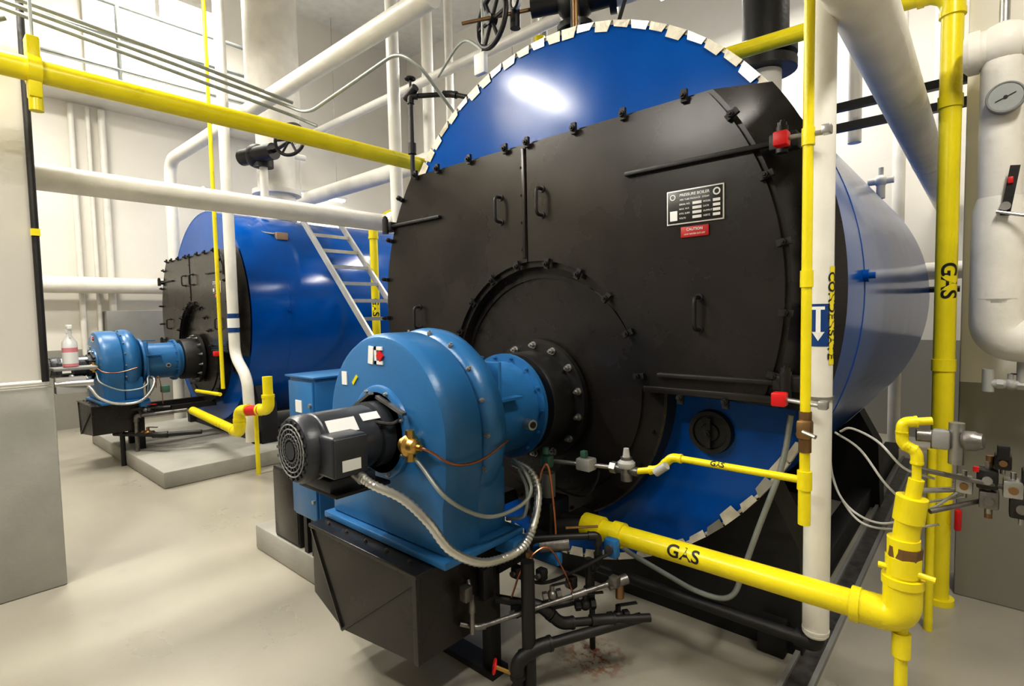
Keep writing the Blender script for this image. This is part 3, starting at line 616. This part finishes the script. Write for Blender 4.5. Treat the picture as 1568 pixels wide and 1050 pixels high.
for (x,y,r) in((-1.05,5.2,0.07),(-0.85,5.3,0.05),(-0.35,6.6,0.07),(-0.75,7.3,0.06)): m.cyl((x,y,0.0 if y>7 else 2.95),(x,y,7.4),r,WHITE,20)
m.cyl((0.3,7.2,1.95),(-0.9,7.2,1.95),0.09,WHITE,20);m.cyl((-0.2,7.0,1.75),(-0.6,7.0,1.75),0.03,MATTE,12);m.make("rear_pipe_cluster")
m=M()
for z in(3.02,3.18): m.box((-1.0,5.0,z-0.03),(0.0,5.06,z+0.03),MATTE)
m.box((0.0,4.05,2.9),(0.06,5.06,3.3),MATTE);m.make("pipe_support_beam")
m=M();m.cyl((-0.75,6.0,2.58),(-0.75,6.0,2.72),0.035,PIPEW,16);m.sphere((-0.75,6.0,2.74),0.055,PIPEW);m.cyl((-0.85,6.0,2.74),(-0.65,6.0,2.74),0.032,PIPEW,16);m.cyl((-0.75,6.0,2.76),(-0.75,6.0,2.86),0.02,STEEL);m.make("safety_relief_valve")

# ------------------------------------------------------------------ boiler-2 area
m=M();m.lathe([(0,0.24),(0.35,0.24),(0.36,0.31),(0.42,0.31),(0.43,0.24),(1.2,0.24),(1.45,0.34),(4.5,0.34)],(-7.3,3.45,2.90),(0,0,1),WHITE,40);m.make("exhaust_stack")
m=M();m.cyl((-6.9,3.1,2.88),(-6.9,3.1,3.5),0.05,WHITE);m.cyl((-6.9,3.1,3.5),(-6.9,3.1,3.62),0.12,MATTE,20);m.cyl((-7.15,2.95,3.64),(-6.60,3.1,3.64),0.10,MATTE,20)
m.sphere((-6.95,3.05,3.64),0.15,MATTE);m.cyl((-6.6,3.1,3.64),(-6.22,3.12,3.68),0.022,MATTE);m.wheel((-6.22,3.12,3.70),(0.6,-1,0.15),0.19,0.02,MATTE,6)
m.make("steam_stop_valve")
m=M();m.tube([(-7.9,2.75,2.5),(-7.9,2.75,3.1),(-7.9,2.75,3.25)],0.015,STEEL,0,8);m.lathe([(0,0.0001),(0,0.07),(0.03,0.075),(0.05,0.06)],(-7.9,2.70,3.3),(0,1,0),LGREY,24);m.make("pressure_gauge")
m=M()
m.tube([(-6.0,2.3,7.4),(-6.0,2.3,1.20),(-5.72,2.3,0.98),(-5.68,2.3,0.32)],0.055,PIPEW,0.12,20)
m.ring((-6.0,2.3,1.45),(0,0,1),0.053,0.058,0.20,NAVY,24)
m.ring((-6.0,2.3,1.50),(0,0,1),0.057,0.0595,0.10,LABEL,24)
m.make("condensate_pipe")
m=M();m.tube([(-6.10,2.2,7.4),(-6.10,2.2,0.85)],0.02,YEL,0,12);m.pipe([(-6.05,2.15,0.80),(-6.75,2.15,0.78)],0.02,YEL,0.03,12)
m.cyl((-5.55,2.3,0.0),(-5.55,2.3,0.66),0.022,YEL,12);m.box((-6.2,2.15,1.20),(-6.14,2.2,1.25),RED,0.005)
m.make("pilot_gas_pipe")
m=M();m.pipe([(-6.75,2.1,0.56),(-5.45,2.1,0.48),(-5.45,2.1,0.70),(-5.02,2.2,0.74),(-5.02,2.2,1.05)],0.045,YEL,0.08,20,1.2);m.cyl((-5.30,2.13,0.71),(-5.12,2.17,0.73),0.05,RED,16);m.make("gas_supply_pipe")
m=M();m.pipe([(-4.6,5.2,2.92),(-5.6,4.1,2.88),(-5.70,3.88,2.7),(-5.70,3.88,0.02)],0.05,YEL,0.12,20,1.15);m.text("GAS",0.12,on_pipe_z(-5.70,3.88,1.70,0.05,0.9),INK);m.make("gas_riser_pipe")
m=M();m.box((-6.48,2.98,2.53),(-6.36,3.12,2.62),WOOD,0.01);m.tube([(-6.6,2.75,2.70),(-6.5,2.85,2.62),(-6.42,2.98,2.60)],0.012,GALV,0.05,10);m.make("temperature_sensor_box")
m=M();A=V((-6.35,3.30,2.80));B=V((-3.62,3.30,0.02));w=V((0,0.52,0))
for o in(V((0,0,0)),w): m.bar(A+o,B+o,0.025,0.075,LADR)
for k in range(1,14):
    c=A.lerp(B,k/13.5);m.bar(c,c+w,0.03,0.04,LADR)
m.make("extension_ladder")
m=M();bx,by=-4.27,0.66
m.box((-4.34,0.565,1.30),(-4.18,0.78,1.318),GREY,0.004);m.tube([(-4.20,0.57,1.22),(-4.16,0.75,1.22)],0.02,STEEL,0,12);m.box((-4.26,0.57,1.16),(-4.18,0.72,1.26),LGREY,0.008);m.make("wall_shelf_bracket")
m=M();m.lathe([(0,0.0001),(0,0.036),(0.005,0.04),(0.12,0.04)],(bx,by,1.318),(0,0,1),PINK,28);m.lathe([(0.12,0.04),(0.155,0.038),(0.19,0.015),(0.21,0.014)],(bx,by,1.318),(0,0,1),BOTTLE,28);m.cyl((bx,by,1.528),(bx,by,1.552),0.018,LABEL,16);m.box((bx-0.03,by-0.012,1.55),(bx+0.05,by+0.012,1.58),LABEL,0.006);m.bar((bx+0.03,by,1.55),(bx+0.02,by,1.50),0.01,0.015,LABEL)
m.lathe([(0,0.0405),(0.07,0.0405)],(bx,by,1.34),(0,0,1),LABEL,28)
m.make("spray_bottle")
m=M()
for z in(5.15,5.6,6.05): m.cyl((-9.3,-1,z),(-9.3,4.8,z),0.03,GALV,10)
for k in range(5): m.cyl((-9.3,-0.4+1.3*k,4.95),(-9.3,-0.4+1.3*k,6.05),0.03,GALV,10)
m.box((-10.2,-4.5,4.83),(-9.22,4.85,4.95),PIPEW,0.01);m.make("mezzanine_railing")
m=M()
for (y,r) in((1.75,0.04),(1.95,0.03),(2.12,0.05)): m.cyl((-10.12,y,0.6),(-10.12,y,4.78),r,PIPEW,14)
m.box((-10.2,2.0,1.2),(-9.95,2.75,1.75),GREY,0.01);m.make("wall_electrical_conduit")
m=M();m.box((-7.9,7.2,3.9),(-6.9,7.9,4.7),WOOD,0.02);m.box((-6.6,7.2,3.9),(-6.2,7.9,5.2),LGREY,0.02);m.box((-9.0,6.9,3.78),(-5.9,7.95,3.9),PIPEW)
for x in(-8.9,-5.6): m.cyl((x,7.3,0),(x,7.3,4.9),0.03,PIPEW,10)
m.cyl((-9,7.3,4.9),(-5.6,7.3,4.9),0.025,PIPEW,10);m.make("storage_platform")

# ------------------------------------------------------------------ under-burner piping
m=M()
m.pipe([(-1.38,1.55,0.08),(-1.38,1.55,0.20),(-1.34,1.62,0.24),(-1.10,2.05,0.26)],0.022,MATTE,0.04,14,1.35)
m.cyl((-1.42,1.50,0.0),(-1.38,1.55,0.10),0.022,MATTE,12);m.wheel((-1.46,1.50,0.17),(-1,-1,0.3),0.026,0.005,RED,4);m.cyl((-1.46,1.50,0.17),(-1.38,1.55,0.14),0.008,BRASS,8)
m.cyl((-1.36,1.60,0.0),(-1.36,1.60,0.6),0.028,MATTE,14)
m.pipe([(-1.55,1.40,0.36),(-1.50,1.45,0.34),(-1.25,1.80,0.42),(-1.15,1.95,0.45)],0.010,DSTEEL,0.03,12,1.4)
m.pipe([(-1.55,1.45,0.52),(-1.50,1.42,0.45),(-1.50,1.42,0.33)],0.010,DSTEEL,0.03,12,1.4)
m.box((-1.53,1.38,0.47),(-1.49,1.42,0.53),DSTEEL,0.006);m.box((-1.545,1.5,0.42),(-1.51,1.56,0.55),MATTE,0.006)
m.cyl((-1.18,1.92,0.43),(-1.13,1.99,0.45),0.022,DSTEEL,14);m.cyl((-1.15,1.96,0.44),(-1.15,1.96,0.37),0.018,BRONZE,12);m.box((-1.17,1.90,0.44),(-1.13,1.94,0.48),DSTEEL,0.006)
m.pipe([(-1.45,1.75,0.62),(-1.25,1.95,0.62),(-1.25,1.95,0.50),(-1.35,2.05,0.40),(-1.35,2.05,0.02)],0.014,MATTE,0.04,12,1.3)
m.cyl((-1.44,1.78,0.58),(-1.34,1.86,0.59),0.03,DSTEEL,14);m.cyl((-1.35,1.85,0.66),(-1.25,1.95,0.66),0.006,BRONZE,8)
m.box((-1.50,1.80,0.50),(-1.36,1.84,0.56),BURN,0.006);m.box((-1.24,1.98,0.52),(-1.18,2.02,0.60),BURN,0.006);m.cyl((-1.21,1.97,0.56),(-1.21,2.04,0.56),0.02,DSTEEL,12)
m.smooth_path([(-1.45,1.6,0.42),(-1.42,1.65,0.55),(-1.38,1.75,0.60),(-1.33,1.8,0.5),(-1.30,1.85,0.35)],0.004,COPPER,8)
m.smooth_path([(-1.50,1.7,0.45),(-1.42,1.78,0.42),(-1.32,1.85,0.47),(-1.2,1.95,0.55)],0.008,MATTE,8)
m.pipe([(-1.52,1.58,0.40),(-1.36,1.68,0.38),(-1.30,1.74,0.30),(-1.20,1.90,0.28),(-1.06,2.06,0.27)],0.018,MATTE,0.04,12,1.4)
m.pipe([(-1.50,1.66,0.30),(-1.28,1.92,0.34),(-1.28,1.92,0.52)],0.016,MATTE,0.04,12,1.4)
m.valve((-1.33,1.72,0.42),(1,1.2,0.2),0.018,DSTEEL,MATTE);m.valve((-1.26,1.86,0.345),(1,1.2,0),0.02,MATTE,MATTE);m.valve((-1.42,1.68,0.56),(0,0,1),0.016,BRONZE,DSTEEL);m.valve((-1.17,1.98,0.27),(1,1.4,0),0.022,MATTE,MATTE)
for p_ in((-1.47,1.66,0.50),(-1.40,1.74,0.48),(-1.33,1.86,0.42),(-1.44,1.62,0.36)): m.box((p_[0]-0.02,p_[1]-0.02,p_[2]-0.025),(p_[0]+0.02,p_[1]+0.02,p_[2]+0.025),MATTE,0.006);m.cyl((p_[0],p_[1]-0.035,p_[2]),(p_[0],p_[1]+0.03,p_[2]),0.012,DSTEEL,10)
m.make("drain_and_pilot_piping")
m=M();m.cyl((-1.55,2.05,0.55),(-1.42,2.12,0.57),0.042,MATTE,18);m.cyl((-1.75,2.1,0.57),(-1.43,2.12,0.57),0.038,MATTE,18);m.box((-1.68,2.0,0.52),(-1.55,2.16,0.68),MATTE,0.01);m.cyl((-1.62,2.08,0.68),(-1.62,2.08,0.80),0.035,GREY);m.make("gas_butterfly_valve")
m=M();m.pipe([(-7.1,1.5,0.0),(-7.1,1.5,0.62),(-6.8,1.9,0.62)],0.025,MATTE,0.05,12,1.3);m.pipe([(-6.95,1.6,0.16),(-6.95,1.6,0.55),(-6.6,2.0,0.6)],0.02,DSTEEL,0.05,12,1.3);m.pipe([(-7.2,1.45,0.35),(-6.7,1.75,0.35),(-6.5,2.1,0.35)],0.025,MATTE,0.05,12,1.3)
m.valve((-6.85,1.68,0.36),(1,.6,0),0.03,BRONZE,DSTEEL);m.valve((-6.95,1.7,0.6),(1,.8,0),0.03,DSTEEL,RED);m.box((-6.98,1.85,0.78),(-6.9,1.93,0.86),GREEN,0.01);m.make("burner_fuel_piping")

# ------------------------------------------------------------------ lights
def fixture(x,y,z,L,along='Y',power=120,size=0.3,col=(1.0,0.955,0.87)):
    m=M()
    if along=='Y':
        m.box((x-0.10,y-L/2,z),(x+0.10,y+L/2,z+0.06),LABEL,0.01)
        for s in(-0.05,0.05): m.cyl((x+s,y-L/2+0.03,z-0.02),(x+s,y+L/2-0.03,z-0.02),0.018,TUBE,12)
    else:
        m.box((x-L/2,y-0.10,z),(x+L/2,y+0.10,z+0.06),LABEL,0.01)
        for s in(-0.05,0.05): m.cyl((x-L/2+0.03,y+s,z-0.02),(x+L/2-0.03,y+s,z-0.02),0.018,TUBE,12)
    for k in(-0.35,0.35):
        px,py=(x,y+L*k) if along=='Y' else (x+L*k,y)
        m.cyl((px,py,z+0.06),(px,py,7.5),0.005,STEEL,6)
    ob=m.make("fluorescent_light")
    l=bpy.data.lights.new("lamp","AREA");l.shape='RECTANGLE'
    l.size=size if along=='Y' else L;l.size_y=L if along=='Y' else size;l.energy=power;l.color=col
    lo=bpy.data.objects.new("lamp",l);lo.parent=ob;lo.location=(x,y,z-0.05);bpy.context.collection.objects.link(lo)
fixture(-3.9,0.0,4.15,1.0,'Y',95,0.2)
fixture(-2.2,-0.7,3.55,1.0,'X',55,0.2)
fixture(0.8,1.0,4.6,1.5,'Y',115)
fixture(-5.6,1.0,5.2,1.5,'Y',110)
fixture(-7.8,0.3,5.2,1.5,'Y',140)
fixture(-5.2,6.6,5.4,1.5,'X',120)
fixture(-9.85,5.5,3.95,1.1,'Y',50)
fixture(-2.5,6.6,5.6,1.5,'X',95)
fixture(0.0,6.0,5.6,1.5,'X',60)
fixture(-8.9,2.8,6.6,1.5,'Y',110)

w=bpy.data.worlds.new("room_world");bpy.context.scene.world=w;w.use_nodes=True
w.node_tree.nodes["Background"].inputs[0].default_value=(1,0.98,0.94,1);w.node_tree.nodes["Background"].inputs[1].default_value=0.3

# ------------------------------------------------------------------ camera
yaw,pitch,roll=math.radians(41.57),math.radians(3.24),math.radians(1.15)
F=V((-math.sin(yaw)*math.cos(pitch),math.cos(yaw)*math.cos(pitch),-math.sin(pitch)))
R0=V((math.cos(yaw),math.sin(yaw),0));U0=R0.cross(F)
Rr=R0*math.cos(roll)-U0*math.sin(roll);U=Rr.cross(F)
cd=bpy.data.cameras.new("camera");cd.sensor_width=36;cd.lens=818.6/1568*36;cd.clip_start=0.02;cd.clip_end=100
co=bpy.data.objects.new("camera",cd)
mw=Matrix((Rr,U,-F)).transposed().to_4x4();mw.translation=V((0,0,1.6));co.matrix_world=mw
bpy.context.collection.objects.link(co);bpy.context.scene.camera=co
sc=bpy.context.scene
sc.view_settings.view_transform='Standard';sc.view_settings.exposure=0.0
try: sc.view_settings.look='Medium High Contrast'
except Exception: pass
